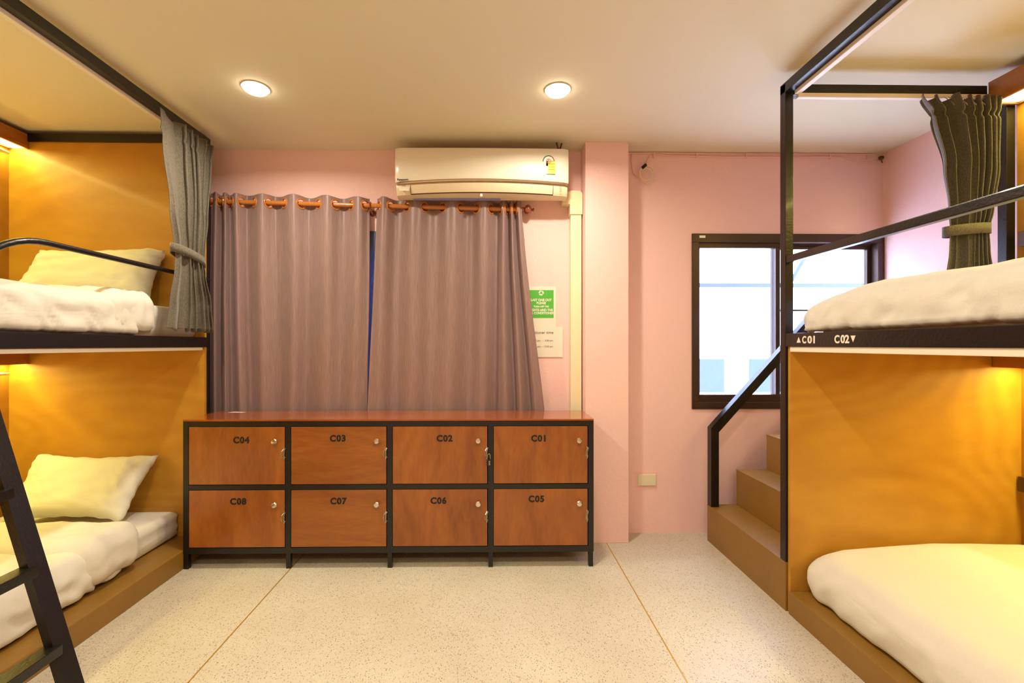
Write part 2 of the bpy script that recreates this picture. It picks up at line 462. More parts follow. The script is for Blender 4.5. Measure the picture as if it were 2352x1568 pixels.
# ------------------------------------------------------------ ceiling downlights
def downlight(x, y, label):
    t = thing('ceiling_downlight', label, 'ceiling light', (x, y, ZC), 'round ceiling downlights')
    obj('rim', lathe(bmn(), [(.057, 0), (.066, -.002), (.066, -.005), (.057, -.006), (.055, -.004)], (x, y, ZC), (0, 0, 1), 32), 'white', t, True)
    obj('diffuser', lathe(bmn(), [(.057, -.004), (.052, -.018), (.032, -.028), (0, -.031)], (x, y, ZC), (0, 0, 1), 32), 'lamp', t, True)
    return t
d0 = downlight(-1.195, 2.32, 'round glowing ceiling downlight on the left, above the left half of the curtains')
def place_lamp(x, y):
    lamp('downlight_lamp', 'AREA', (x, y, ZC-.036), (0, 0, 0), LAMP_W, LAMP_COL, shape='DISK', size=.10, spread=math.radians(165))
place_lamp(-1.195, 2.32)
for x, y, lab in ((.335, 2.315, 'round glowing ceiling downlight in front of the air conditioner'),
                  (-1.195, .75, 'ceiling downlight left of and above the camera, out of view'),
                  (.335, .75, 'ceiling downlight right of and above the camera, out of view'),
                  (-1.195, -.85, 'ceiling downlight behind the camera on the left, out of view'),
                  (.335, -.85, 'ceiling downlight behind the camera on the right, out of view')):
    c = d0.copy(); C.objects.link(c); c.location = (x, y, ZC); c['label'] = lab
    for ch in list(d0.children):
        k = ch.copy(); C.objects.link(k); k.parent = c
    place_lamp(x, y)

# ------------------------------------------------------------ bunk beds
LX, LYP, LXW = -1.748, 2.82, -2.928      # left bunk: aisle side, end panel, wall side
RX, RYP, RXW = 1.403, 2.15, 2.524      # right bunk
# ---- left bunk
lb = thing('bunk_bed', 'black framed double bunk with plywood panels along the left wall', 'bunk bed', (-2.35, 1.8, 0))
y_near = .72
obj('platform', box(bmn(), LXW, LX, y_near, LYP, 0, .105, .004), 'stair', lb)
obj('end_panel', box(bmn(), LXW, LX-.004, LYP-.018, LYP, 0, ZC-.03), 'ply', lb)
obj('end_panel', box(bmn(), LXW, LX-.004, y_near-.018, y_near, 0, 1.25), 'ply', lb)
obj('side_panel', box(bmn(), LXW-.018, LXW, y_near, LYP, 0, ZC-.03), 'ply2', lb)
obj('bed_deck', box(bmn(), LXW, LX-.03, y_near, LYP, 1.272, 1.305), 'ply2', lb)
obj('side_beam', box(bmn(), LX-.03, LX, y_near, LYP, 1.257, 1.317, .003), 'black', lb)
obj('post', box(bmn(), LX-.030, LX, LYP+.001, LYP+.033, 0, ZC-.03, .002), 'black', lb)
obj('post', box(bmn(), LX-.030, LX, y_near-.05, y_near-.019, 0, ZC-.03, .002), 'black', lb)
obj('top_beam', box(bmn(), LX-.036, LX+.002, y_near-.05, LYP+.03, ZC-.075, ZC-.028, .002), 'black', lb)
obj('top_cross_beam', box(bmn(), LXW, LX-.022, LYP-.03, LYP-.001, ZC-.072, ZC-.022, .002), 'black', lb)
obj('curtain_track', box(bmn(), LX-.060, LX-.036, y_near, LYP-.04, ZC-.092, ZC-.072, .003), 'track', lb, label='cream curtain track under the top beam')
obj('curtain_track', box(bmn(), LX-.035, LX-.008, y_near, LYP-.03, 1.238, 1.256, .003), 'track', lb, label='cream curtain track under the upper deck')
pts = [(LX+.01, LYP, 1.668), (LX+.01, 1.80, 1.668)]
for k in range(1, 13):
    a = k/12*PI/2*.97; pts.append((LX+.01, 1.80-.31*math.sin(a), 1.668-.31*(1-math.cos(a))))
pts.append((LX+.01, 1.485, 1.31))
obj('guard_rail', tube(bmn(), pts, .0125, 12), 'black', lb, True)
def valance(b_parent, x0, x1, y0, y1, z0, z1, led_w):
    """box pelmet with the LED strip in its underside"""
    b = bmn(); box(b, x0, x1, y0, y1, z0+.012, z1, .002)
    box(b, x0, x0+.014, y0, y1, z0, z0+.012); box(b, x1-.014, x1, y0, y1, z0, z0+.012)
    box(b, x0+.014, x1-.014, y1-.014, y1, z0, z0+.012); box(b, x0+.014, x1-.014, y0, y0+.014, z0, z0+.012)
    v = obj('light_box', b, 'valance', b_parent)
    obj('light_strip', box(bmn(), x0+.02, x1-.02, y0+.02, y1-.02, z0+.006, z0+.012), 'led', v)
    lamp('bunk_light', 'AREA', ((x0+x1)/2, (y0+y1)/2, z0+.003), (0, 0, 0), led_w, LED_COL, shape='RECTANGLE', size=(x1-x0)*.6, size_y=(y1-y0)*.95)
valance(lb, LXW, LXW+.122, y_near, LYP-.002, ZC-.115, ZC-.028, LED_W)
valance(lb, LXW, LXW+.122, y_near, LYP-.002, 1.155, 1.238, LED_W)
def grab_bar(parent, x, y0, y1, z, sx):
    t = obj('hanging_rail', tube(bmn(), [(x, y0, z), (x, y1, z)], .009, 12), 'chrome', parent, True)
    for y in (y0+.02, y1-.02):
        b = bmn(); tube(b, [(x, y, z), (x+sx*.05, y, z)], .007, 10); lathe(b, [(0, 0), (.02, 0), (.02, .006), (0, .006)], (x+sx*.056, y, z), (-sx, 0, 0), 20)
        obj('bracket', b, 'chrome', t, True)
grab_bar(lb, LXW+.06, 1.9, 2.74, 2.408, -1)
grab_bar(lb, LXW+.06, 1.9, 2.74, 1.098, -1)
# ---- ladder leaning on the left bunk
ld = thing('bunk_ladder', 'black steel ladder with flat rungs leaning on the left bunk', 'ladder', (-1.33, 1.3, 0))
foot_x, top_x, top_z = -1.308, -1.714, 1.335
for y in (1.10, 1.49):
    obj('side_rail', tube(bmn(), [(foot_x, y, .0), (top_x, y, top_z)], 0, cap=True, sect=rect(.028, .058)), 'black', ld)
for z in (.298, .548, .798, 1.05):
    x = foot_x+(top_x-foot_x)*z/top_z
    obj('rung', box(bmn(), x-.026, x+.026, 1.114, 1.476, z-.016, z+.016, .002), 'black', ld)
# ---- right bunk
rb = thing('bunk_bed', 'black framed double bunk marked C 01 and C 02 beside the stairs', 'bunk bed', (1.95, 1.2, 0))
ry0 = .08
obj('platform', box(bmn(), RX, RXW, ry0, RYP-.018, 0, .107, .004), 'stair', rb)
obj('end_panel', box(bmn(), RX+.010, RXW, RYP-.018, RYP, .0, 1.262), 'ply', rb)
obj('end_panel', box(bmn(), RX+.010, RXW, ry0-.018, ry0, .0, 1.262), 'ply', rb)
obj('side_panel', box(bmn(), RXW, RXW+.018, ry0, RYP, 0, ZC-.07), 'ply2', rb)
obj('bed_deck', box(bmn(), RX+.03, RXW, ry0, RYP, 1.275, 1.305), 'ply2', rb)
obj('side_beam', box(bmn(), RX, RX+.03, ry0, RYP+.002, 1.262, 1.325, .003), 'brownblack', rb)
obj('post', box(bmn(), RX, RX+.038, RYP+.004, RYP+.044, .2335, ZC-.05, .002), 'brownblack', rb)
obj('post', box(bmn(), RXW-.046, RXW-.004, RYP+.004, RYP+.044, 1.31, ZC-.098, .002), 'black', rb)
obj('post', box(bmn(), RX, RX+.038, ry0-.06, ry0-.02, 0, ZC-.05, .002), 'brownblack', rb)
obj('top_beam', box(bmn(), RX, RX+.04, ry0-.06, RYP+.044, ZC-.092, ZC-.045, .002), 'black', rb)
obj('top_cross_beam', box(bmn(), RX+.04, RXW-.14, RYP+.004, RYP+.044, ZC-.105, ZC-.055, .002), 'black', rb)
obj('end_beam', box(bmn(), RX+.03, RXW, RYP+.004, RYP+.034, 1.262, 1.31, .002), 'black', rb)
obj('curtain_track', box(bmn(), RX+.035, RX+.06, ry0, RYP-.01, ZC-.112, ZC-.093, .003), 'track', rb, label='cream curtain track under the top beam')
obj('curtain_track', box(bmn(), RX+.05, RXW-.15, RYP-.016, RYP+.006, ZC-.128, ZC-.107, .003), 'track', rb, label='cream curtain track under the cross beam')
obj('curtain_track', box(bmn(), RX+.006, RX+.03, ry0, RYP-.02, 1.238, 1.262, .003), 'track', rb, label='cream curtain track under the upper deck')
obj('guard_rail', box(bmn(), RX+.002, RX+.03, ry0, RYP+.003, 1.662, 1.695, .004), 'brownblack', rb)
valance(rb, RXW-.145, RXW, ry0, RYP-.004, ZC-.152, ZC-.045, LED_W)
valance(rb, RXW-.145, RXW, ry0, RYP-.022, 1.165, 1.236, LED_W)
# bed numbers on the side beam, read from the aisle
b = bmn()
def beam_text(s, u0, u1, h, b):
    ya, yb = ray_x(u0, RX), ray_x(u1, RX)
    bb = bmn(); text(bb, s, .05, (0, 0, 0), (1, 0, 0), (0, 1, 0), .0008, .035)
    xs = [v.co.x for v in bb.verts]; ys = [v.co.y for v in bb.verts]
    kx = (ya-yb)/(max(xs)-min(xs)); ky = h/(max(ys)-min(ys))
    for v in bb.verts:
        v.co = Vector((RX-.0006-v.co.z, ya-(v.co.x-min(xs))*kx, 1.2935+(v.co.y-(max(ys)+min(ys))/2)*ky))
    me = bpy.data.meshes.new('t'); bb.to_mesh(me); b.from_mesh(me); bb.free(); bpy.data.meshes.remove(me)
beam_text('C', 1843, 1852, .034, b); beam_text('01', 1855, 1872, .034, b)
bB = bmn()
beam_text('C', 1917, 1928.5, .034, bB); beam_text('02', 1931, 1951, .034, bB)
def tri(b, u0, u1, up):
    ya, yb = ray_x(u0, RX), ray_x(u1, RX); zc = 1.2935; h = .013
    pts = [(ya, zc-h), (yb, zc-h), ((ya+yb)/2, zc+h)] if up else [(ya, zc+h), (yb, zc+h), ((ya+yb)/2, zc-h)]
    extrude_poly(b, [(RX-.0002, y, z) for y, z in pts], (-.0008, 0, 0))
tri(b, 1830, 1839.5, True); tri(bB, 1954, 1965.5, False)
obj('bed_number', b, 'whitepaint', rb, label='white lettering C 01 with an upward triangle')
obj('bed_number', bB, 'whitepaint', rb, label='white lettering C 02 with a downward triangle')
# switch boxes on the side panel
for z in (1.772, .612):
    s = obj('switch_box', box(bmn(), RXW-.026, RXW-.0005, 1.90, 2.125, z-.035, z+.035, .003), 'brownbox', rb)
    for k in range(2):
        obj('switch', box(bmn(), RXW-.031, RXW-.026, 1.945+k*.085, 2.01+k*.085, z-.022, z+.022, .003), 'white', s)
# ---- stairs behind the right bunk
st = thing('bunk_stairs', 'tan laminate box stairs climbing to the right behind the bunk', 'stairs', (1.9, 2.55, 0))
zs = (.2326, .460, .687, .915, 1.142); xs_ = (1.403, 1.594, 1.792, 1.985, 2.18)
for i in range(5):
    x0 = xs_[i]; x1 = xs_[i+1] if i < 4 else 2.50
    y0 = RYP+.002 if i == 0 else RYP+.046
    b = bmn()
    box(b, x0, x1-.001 if i < 4 else x1, y0, 2.942, 0 if i == 0 else 0, zs[i]-.006)
    box(b, x0-.0015, x1-.002 if i < 4 else x1, y0, 2.9435, zs[i]-.006, zs[i], .001)
    obj('step', b, 'stair', st)
hr = thing('stair_handrail', 'black square tube handrail rising beside the box stairs', 'handrail', (1.42, 2.915, zs[0]))
obj('rail', tube(bmn(), [(1.428, 2.915, zs[0]), (1.428, 2.915, .725), (2.06, 2.915, 1.43), (2.06, 2.915, .915)], 0, sect=rect(.05, .05)), 'black', hr)

# ------------------------------------------------------------ locker cabinet
lk0, lk1, ly0, ly1 = -1.747, .584, 2.600, 2.935
lt = thing('locker_cabinet', 'low red-brown eight-door locker in a black steel frame under the curtains', 'locker', ((lk0+lk1)/2, 2.75, 0))
fw = .031; pitch = (lk1-lk0-fw)/4
zb0, zb1, zm0, zm1, zt0, zt1 = .086, .120, .449, .476, .808, .838
b = bmn()
for k in range(5):
    x = lk0+k*pitch
    box(b, x, x+fw, ly0, ly0+.03, zb0, zt1, .0015)
    box(b, x, x+fw, ly1-.03, ly1, zb0, zt1, .0015)
box(b, lk0, lk1, ly0+.0005, ly0+.03, zt0, zt1-.0005, .0015); box(b, lk0, lk1, ly1-.03, ly1-.0005, zt0, zt1-.0005, .0015)
box(b, lk0, lk1, ly0+.0005, ly0+.03, zm0, zm1, .0015)
box(b, lk0, lk1, ly0+.0005, ly0+.03, zb0, zb1, .0015); box(b, lk0, lk1, ly1-.03, ly1-.0005, zb0, zb1, .0015)
for x in (lk0, lk1-fw):
    for z0, z1 in ((zb0, zb1), (zm0, zm1), (zt0, zt1-.0005)): box(b, x+.0005, x+fw-.0005, ly0+.03, ly1-.03, z0, z1, .0015)
obj('frame', b, 'black', lt)
for k in range(5):
    x = lk0+k*pitch+.003
    for y in (ly0+.002, ly1-.028): obj('leg', box(bmn(), x, x+.025, y, y+.026, 0, zb0, .001), 'black', lt)
obj('top', box(bmn(), lk0, lk1, ly0-.002, ly1, zt1, zt1+.009, .001), 'lockertop', lt)
b = bmn()
box(b, lk0+.004, lk1-.004, ly1-.006, ly1-.001, zb0+.01, zt0); box(b, lk0+.004, lk0+.008, ly0+.03, ly1-.03, zb0, zt0); box(b, lk1-.008, lk1-.004, ly0+.03, ly1-.03, zb0, zt0)
box(b, lk0+.01, lk1-.01, ly0+.03, ly1-.03, zb0+.012, zb0+.022); box(b, lk0+.01, lk1-.01, ly0+.03, ly1-.03, zm0+.005, zm0+.015)
for k in (1, 2, 3): box(b, lk0+k*pitch+.01, lk0+k*pitch+.02, ly0+.03, ly1-.03, zb0, zt0)
obj('carcass', b, 'locker_in', lt)
names = {(0, 1): ('C04', 554, 1011), (1, 1): ('C03', 776, 1007), (2, 1): ('C02', 1021, 1007), (3, 1): ('C01', 1238, 1007),
         (0, 0): ('C08', 547, 1152), (1, 0): ('C07', 777, 1151), (2, 0): ('C06', 1007, 1150), (3, 0): ('C05', 1232, 1146)}
for (k, r_), (s, tu, tv) in names.items():
    x0 = lk0+k*pitch+fw+.002; x1 = lk0+(k+1)*pitch-.0045
    z0, z1 = (zb1+.003, zm0-.003) if r_ == 0 else (zm1+.003, zt0-.003)
    yf = ly0+.001
    d = obj('door', box(bmn(), x0, x1, yf, yf+.014, z0, z1, .001), 'locker_b' if k == 1 else 'locker_a', lt)
    kx, kz = x1-.051, z1-.079
    kb = lathe(bmn(), [(0, 0), (.009, 0), (.009, .006), (.0075, .010), (.015, .016), (.0165, .022), (.013, .027), (0, .029)], (kx, yf, kz), (0, -1, 0), 20)
    obj('knob', kb, 'chrome', d, True)
    tx, tz = ray_y(tu, yf), ray_z(tu, tv, yf)
    obj('door_number', text(bmn(), s, .049, (tx, yf-.0006, tz), (1, 0, 0), (0, 0, 1), .0008, .046, xs=1.0, sp=1.14), 'ink', d)
    hz = (z0+z1)/2+.005+(.006 if r_ else 0)
    b = bmn()
    tube(b, [(x1-.004, yf-.001, hz+.026), (x1-.010, yf-.014, hz+.016), (x1-.012, yf-.018, hz), (x1-.010, yf-.014, hz-.016), (x1-.004, yf-.001, hz-.026)], .0022, 8)
    tube(b, [(x1+.004, yf-.001, hz+.030), (x1-.002, yf-.012, hz+.012), (x1-.003, yf-.013, hz-.006), (x1+.004, yf-.001, hz-.022)], .0020, 8)
    box(b, x1-.006, x1+.001, yf-.0025, yf, hz-.032, hz+.036, .0008)
    obj('hasp', b, 'steel', d, True)
pl = thing('padlock', 'small black combination padlock hanging at the edge of door C02', 'padlock', (ray_y(1122, 2.59), 2.585, .60))
px_, pz_ = ray_y(1122.5, 2.587), .604
obj('body', box(bmn(), px_-.011, px_+.012, 2.578, 2.594, pz_-.020, pz_+.016, .003), 'rubber', pl)
obj('shackle', tube(bmn(), [(px_-.008, 2.586, pz_+.014), (px_-.008, 2.586, pz_+.036), (px_-.004, 2.586, pz_+.046), (px_+.004, 2.586, pz_+.048), (px_+.008, 2.586, pz_+.040), (px_+.008, 2.586, pz_+.014)], .0022, 8), 'steel', pl, True)
b = bmn()
for k in range(3): box(b, px_+.000, px_+.009, 2.5755, 2.5785, pz_-.014+k*.009, pz_-.008+k*.009, .001)
obj('dial', b, 'steel', pl)
bg_ = bmn(); extrude_poly(bg_, [(-1.655, 2.878, zt1+.0092), (-1.57, 2.872, zt1+.0092), (-1.55, 2.892, zt1+.0092), (-1.63, 2.902, zt1+.0092)], (0, 0, .0006))
obj('paper_scrap', bg_, 'paper', label='tiny white paper scrap on the left end of the locker top', cat='paper')
def bagfn(p_, d): return Vector((nz(p_.x*22, p_.y*22, 1)*.018, nz(p_.y*22, p_.x*20, 3)*.018, abs(nz(p_.x*30, p_.y*30, 5))*.02*max(0, d.z)))
obj('plastic_bag', soft_box(bmn(), -1.60, -1.42, 2.83, 2.90, .001, .03, .014, .009, bagfn), 'ivory', smooth=True, sharp=180,
    label='crumpled pale bag lying on the floor in the shade beneath the locker', cat='bag')

# ------------------------------------------------------------ air conditioner
ax0, ax1 = ray_y(906, 2.83), ray_y(1307, 2.83)
azt, ybk = 2.500, YB
ac = thing('air_conditioner', 'white split air conditioner mounted on the wall above the curtains', 'air conditioner', ((ax0+ax1)/2, YB, 2.19))
def ac_bulge(t): return .020*(1-(2*t-1)**2)
def strip_mesh(prof, x0, x1, nseg=40, endround=.0, bulgek=1.0, close=True):
    """loft profile (y,z,bulge weight) across the width"""
    b = bmn(); cols = []
    for i in range(nseg+1):
        t = i/nseg; x = x0+(x1-x0)*t
        bl = ac_bulge((x-ax0)/(ax1-ax0))*bulgek
        e = min(x-ax0, ax1-x); er = endround*(1-min(1, e/.02))**2
        col = []
        for (y, z, wt) in prof:
            col.append(b.verts.new((x, y-bl*wt+er, z+bl*.9*wt)))
        cols.append(col)
    k = len(prof)
    for i in range(nseg):
        for j in range(k if close else k-1):
            b.faces.new((cols[i][j], cols[i][(j+1) % k], cols[i+1][(j+1) % k], cols[i+1][j]))
    if close: b.faces.new(cols[0]); b.faces.new(cols[-1][::-1])
    return b
Y0 = 2.842
obj('body', strip_mesh([(ybk, azt-.004, 0), (ybk, 2.247, 0), (2.975, 2.245, 0), (2.952, 2.207, 0), (2.915, 2.203, .4), (2.882, 2.212, .8), (2.864, 2.240, 1), (2.862, 2.262, 1), (2.862, 2.29, 1), (2.864, azt-.02, .15), (2.90, azt-.004, .1)], ax0+.004, ax1-.004, endround=.012), 'accream', ac, True)
obj('front_panel', strip_mesh([(Y0+.028, azt, .1), (Y0+.006, azt-.001, .12), (Y0, azt-.010, .15), (Y0-.006, 2.40, .6), (Y0-.004, 2.300, 1), (Y0+.004, 2.285, 1), (Y0+.019, 2.285, 1), (Y0+.019, azt-.003, .15)], ax0, ax1, endround=.012), 'acwhite', ac, True)
obj('chrome_strip', strip_mesh([(Y0+.003, 2.2845, 1), (Y0+.001, 2.278, 1), (Y0+.006, 2.272, 1), (Y0+.018, 2.272, 1), (Y0+.018, 2.2845, 1)], ax0+.006, ax1-.006, endround=.012), 'silver', ac, True)
obj('air_outlet', strip_mesh([(2.8610, 2.266, 1), (2.8630, 2.240, 1), (2.8800, 2.2105, .82), (2.884, 2.214, .80), (2.866, 2.244, .97), (2.864, 2.266, 1)], ax0+.094, ax1-.094), 'brownbox', ac, True)
obj('louvre', strip_mesh([(2.8560, 2.263, 1), (2.8580, 2.243, 1), (2.8730, 2.2150, .84), (2.877, 2.218, .84), (2.862, 2.245, 1), (2.860, 2.263, 1)], ax0+.098, ax1-.098), 'accream', ac, True)
obj('protective_film', strip_mesh([(2.918, 2.2024, .35), (2.950, 2.2062, .0), (2.950, 2.2046, .0), (2.918, 2.2008, .35)], ax0+.10, ax0+.66), 'bluefilm', ac, label='lavender blue film on the underside')
b = bmn(); box(b, ax0+.53, ax0+.545, 2.865, 2.872, 2.205, 2.222, .001); obj('louvre_clip', b, 'white', ac)
xc = lambda u: ray_y(u, 2.83)
def acy(x, z=2.4): return Y0-.0065-ac_bulge((x-ax0)/(ax1-ax0))*(.75 if z > 2.3 else 1)
xl = xc(924)
obj('logo', text(bmn(), 'Panasonic', .018, (xl+.002, acy(xl, 2.2)-.0002, ray_z(924, 412, 2.83)), (1, -.09, 0), (0, 0, 1), .0008, .03), 'ink', ac)
b = bmn(); text(b, 'nanoe', .010, (xc(926), 2.845, 2.263), (1, -.05, 0), (0, 0, 1), .0008, .02)
obj('small_print', b, 'greyink', ac)
b = bmn(); box(b, xc(916), xc(939), 2.8470, 2.8478, 2.232, 2.256); obj('rating_label', b, 'paper', ac)
b = bmn()
for k in range(4): box(b, xc(1286), xc(1291), 2.8465, 2.8475, 2.262-k*.008, 2.2635-k*.008)
obj('indicator_print', b, 'greyink', ac)
# energy label: arched scale, number five in a ring, yellow card
ex, ez = xc(1260), ray_z(1260, 369, 2.82)
ey = acy(ex)-.0015
sk = obj('energy_label', box(bmn(), ex-.016, ex+.042, ey, ey+.003, ez-.082, ez+.002, .0005), 'paper', ac)
obj('yellow_card', box(bmn(), ex-.004, ex+.042, ey-.0006, ey-.0001, ez-.078, ez-.001), 'yellow', sk)
b = bmn(); pts = []
for a0, a1, mt in ((0, 60, 'red'), (60, 180, 'dgreen')):
    b = bmn(); P = [math.radians(a0+(a1-a0)*k/14) for k in range(15)]
    extrude_poly(b, [(ex+.037*math.cos(a), ey-.0007, ez+.037*math.sin(a)) for a in P]+[(ex+.031*math.cos(a), ey-.0007, ez+.031*math.sin(a)) for a in P[::-1]], (0, .0006, 0))
    obj('scale_arc', b, mt, sk)
obj('dial_card', lathe(bmn(), [(0, 0), (.031, 0), (.031, .0006), (0, .0006)], (ex, ey+.0006, ez), (0, -1, 0), 28), 'white', sk)
b = bmn(); ring(b, (ex, ey-.0008, ez), (0, 1, 0), .014, .0015, 24, 6); obj('number_ring', b, 'red', sk)
obj('label_number', text(bmn(), '5', .024, (ex, ey-.001, ez), (1, 0, 0), (0, 0, 1), .0008, .03), 'red', sk)
b = bmn()
for k in range(3): box(b, ex-.002, ex+.038, ey-.0014, ey-.0007, ez-.018-k*.018, ez-.016-k*.018)
box(b, ex-.014, ex+.040, ey-.0014, ey-.0001, ez-.082, ez-.0785)
obj('label_print', b, 'dgreen', sk)
# white cover duct with elbow
du = thing('pipe_cover', 'cream square pipe cover running down the wall beside the pillar', 'pipe', (.555, YB, 0))
dx0, dx1 = ray_y(1311, 2.99), ray_y(1336, 2.99)
obj('duct', box(bmn(), dx0, dx1, 2.992, YB-.0005, 0, 2.19, .006), 'cream', du, True)
b = bmn()
prof = [(dx0-.006, 2.13), (dx1+.004, 2.13), (dx1+.004, 2.255)]
for k in range(1, 7):
    a = k/7*PI/2; prof.append((dx1+.004-.03+.03*math.cos(a), 2.255+.03*math.sin(a)))
prof += [(dx0+.01, 2.285), (dx0-.03, 2.275), (dx0-.055, 2.262), (dx0-.055, 2.205), (dx0-.006, 2.195)]
extrude_poly(b, [(x, 2.984, z) for x, z in prof], (0, YB-2.9845, 0))
obj('elbow', b, 'cream', du)
b = bmn(); tube(b, [(ray_y(1284, 2.93), 2.93, 2.502), (ray_y(1283, 2.93), 2.93, 2.53), (ray_y(1279, 2.90), 2.92, ZC)], .005, 8)
tube(b, [(ray_y(1286, 2.93), 2.935, 2.502), (ray_y(1287, 2.93), 2.935, 2.54), (ray_y(1291, 2.92), 2.93, ZC)], .005, 8)
obj('power_cable', b, 'brownbox', smooth=True, label='pair of short dark cables between the air conditioner and the ceiling', cat='cable')

# ------------------------------------------------------------ window curtains on the wooden rod
RY = 2.999
rz0, rx0 = 2.207, ray_y(500, RY)
rz1, rx1 = 2.162, ray_y(1200, RY)
def rodz(x): return rz0+(rz1-rz0)*(x-rx0)/(rx1-rx0)
rd = thing('curtain_rod', 'orange lacquered wooden curtain rod with turned end knob', 'curtain rod', ((rx0+rx1)/2, YB, 2.18))
obj('pole', tube(bmn(), [(-1.855, RY, rodz(-1.855)), (rx1, RY, rodz(rx1))], .0145, 20), 'rodwood', rd, True)
obj('end_knob', lathe(bmn(), [(.0145, 0), (.018, .002), (.018, .008), (.013, .012), (.024, .018), (.031, .028), (.033, .038), (.030, .048), (.020, .056), (.009, .060), (.008, .066), (.012, .070), (.012, .076), (0, .080)], (rx1, RY, rodz(rx1)), (1, 0, -.02), 24), 'finial', rd, True)
for x in (ray_y(851, RY), ray_y(1204, RY)-.03, -1.80):
    z = rodz(x); b = bmn()
    tube(b, [(x, YB, z-.035), (x, YB-.03, z-.04), (x, RY, z-.026)], .008, 10)
    ring(b, (x, RY, z), (1, 0, 0), .020, .005, 20, 8)
    lathe(b, [(0, 0), (.022, 0), (.018, .008), (0, .008)], (x, YB-.0005, z-.035), (0, -1, 0), 20)
    obj('bracket', b, 'finial', rd, True)

def win_curtain(label, keys, zbot, seed):
    """keys: (column at top, depth offset, column at bottom); fabric runs smoothly through them"""
    t = thing('window_curtain', label, 'curtain', (ray_y((keys[0][0]+keys[-1][0])/2, RY), RY, zbot), 'window curtains on the wooden rod')
    K = [(ray_y(a, RY-o), RY-o, ray_y(c, RY-o2), RY-o2) for a, o, c, o2 in keys]
    # plan curve samples
    smp = []
    per = 14
    for i in range(len(K)-1):
        for k in range(per):
            s_ = k/per; e = (1-math.cos(PI*s_))/2
            A, B = K[i], K[i+1]
            # fuller bumps: x eases less than y
            xm = s_*.72+e*.28 if True else s_
            xm = s_
            smp.append([A[j]+(B[j]-A[j])*(xm if j in (0, 2) else e) for j in range(4)])
    smp.append(list(K[-1]))
    # arc length at the top
    arc = [0]
    for i in range(1, len(smp)):
        arc.append(arc[-1]+math.hypot(smp[i][0]-smp[i-1][0], smp[i][1]-smp[i-1][1]))
    holes = []
    for i in range(1, len(smp)):
        a, c = smp[i-1][1]-RY, smp[i][1]-RY
        if (a < 0) != (c < 0) and abs(a-c) > 1e-6:
            f_ = a/(a-c); x = smp[i-1][0]+(smp[i][0]-smp[i-1][0])*f_
            tx, ty = smp[i][0]-smp[i-1][0], smp[i][1]-smp[i-1][1]
            holes.append((arc[i-1]+(arc[i]-arc[i-1])*f_, x, rodz(x), Vector((tx, ty, 0)).normalized()))
    # refine columns
    cols = []; ds = .004; total = arc[-1]; j = 0; nn_ = int(total/ds)
    for k in range(nn_+1):
        a = total*k/nn_
        while j < len(arc)-2 and arc[j+1] < a: j += 1
        f_ = 0 if arc[j+1] == arc[j] else (a-arc[j])/(arc[j+1]-arc[j])
        cols.append([a]+[smp[j][q]+(smp[j+1][q]-smp[j][q])*f_ for q in range(4)])
    drops = [k*.004 for k in range(30)]+[.12+k*.03 for k in range(int((2.24-.12-zbot)/.03)+1)]
    b = bmn(); grid = []
    for a, xt, yt, xb, yb in cols:
        ztop = rodz(xt)+.050+.003*math.sin(a*30)
        col = []
        for d in drops:
            t_ = min(1, max(0, d/(ztop-zbot))); e = t_**1.15
            w_ = min(1, d/.4)
            x = xt+(xb-xt)*e+nz(a*4, d*1.2, seed)*.012*w_
            y = yt+(yb-yt)*e+nz(a*9+3, d*.8, seed+5)*.010*w_
            y = min(y, 3.034)
            col.append(b.verts.new((x, y, ztop-d)))
        grid.append(col)
    for i in range(len(cols)-1):
        for k in range(len(drops)-1):
            ac_ = (cols[i][0]+cols[i+1][0])/2; zc_ = (grid[i][k].co.z+grid[i+1][k+1].co.z)/2
            if drops[k] < .12 and any((ac_-h[0])**2+(zc_-h[2])**2 < .029**2 for h in holes): continue
            b.faces.new((grid[i][k], grid[i][k+1], grid[i+1][k+1], grid[i+1][k]))
    fab = obj('fabric', b, 'mauve', t, True, sharp=180)
    solid(fab, .002)
    for h in holes:
        nrm = Vector((h[3].y, -h[3].x, 0))
        obj('grommet', ring(bmn(), (h[1], RY, h[2]), nrm, .0315, .0055, 28, 8), 'rodwood', t, True)
    return t
A = .034
keys1 = [(485, .0, 484, .0), (497, A, 494, A), (507, -.03, 506, -.03), (517, A, 518, A), (527, -.03, 531, -.04), (541, A, 553, A*.7), (569, -A, 580, -A),
         (600, A, 604, A*.8), (635, -A, 640, -A*.7), (672, A, 668, A), (712, -A, 702, -A), (752, A, 748, A*.7), (790, -A, 780, -A*.6), (824, A, 812, A), (849, -.02, 846, -.01)]
keys2 = [(867, -.015, 840, .012), (881, A, 866, A), (915, -A, 905, -A), (955, A, 940, A*.7), (996, -A, 985, -A*.6), (1038, A, 1022, A), (1078, -A, 1072, -A), (1112, A, 1112, A),
         (1143, -A, 1134, -A), (1157, A, 1160, A), (1169, -.03, 1185, -.035), (1175, A, 1200, A), (1182, -.03, 1228, -.02), (1190, A, 1240, A), (1197, .02, 1263, .025)]
win_curtain('mauve satin grommet curtain, left panel hanging beside the grey bunk curtain', keys1, .55, 1.3)
win_curtain('mauve satin grommet curtain, right panel flaring out beside the green notice', keys2, .55, 7.7)
b = bmn(); grid = []
for i in range(181):
    x = -1.47+1.66*i/180
    grid.append([b.verts.new((x, 3.048+.005*math.sin(x*38+nz(x*3, k*.2, 2)*3), 2.03-k*.06)) for k in range(22)])
for i in range(180):
    for k in range(21): b.faces.new((grid[i][k], grid[i][k+1], grid[i+1][k+1], grid[i+1][k]))
o = obj('lining_curtain', b, 'bluesheer', smooth=True, sharp=180, label='blue lining curtain behind the gap between the mauve curtains', cat='curtain'); solid(o, .001)

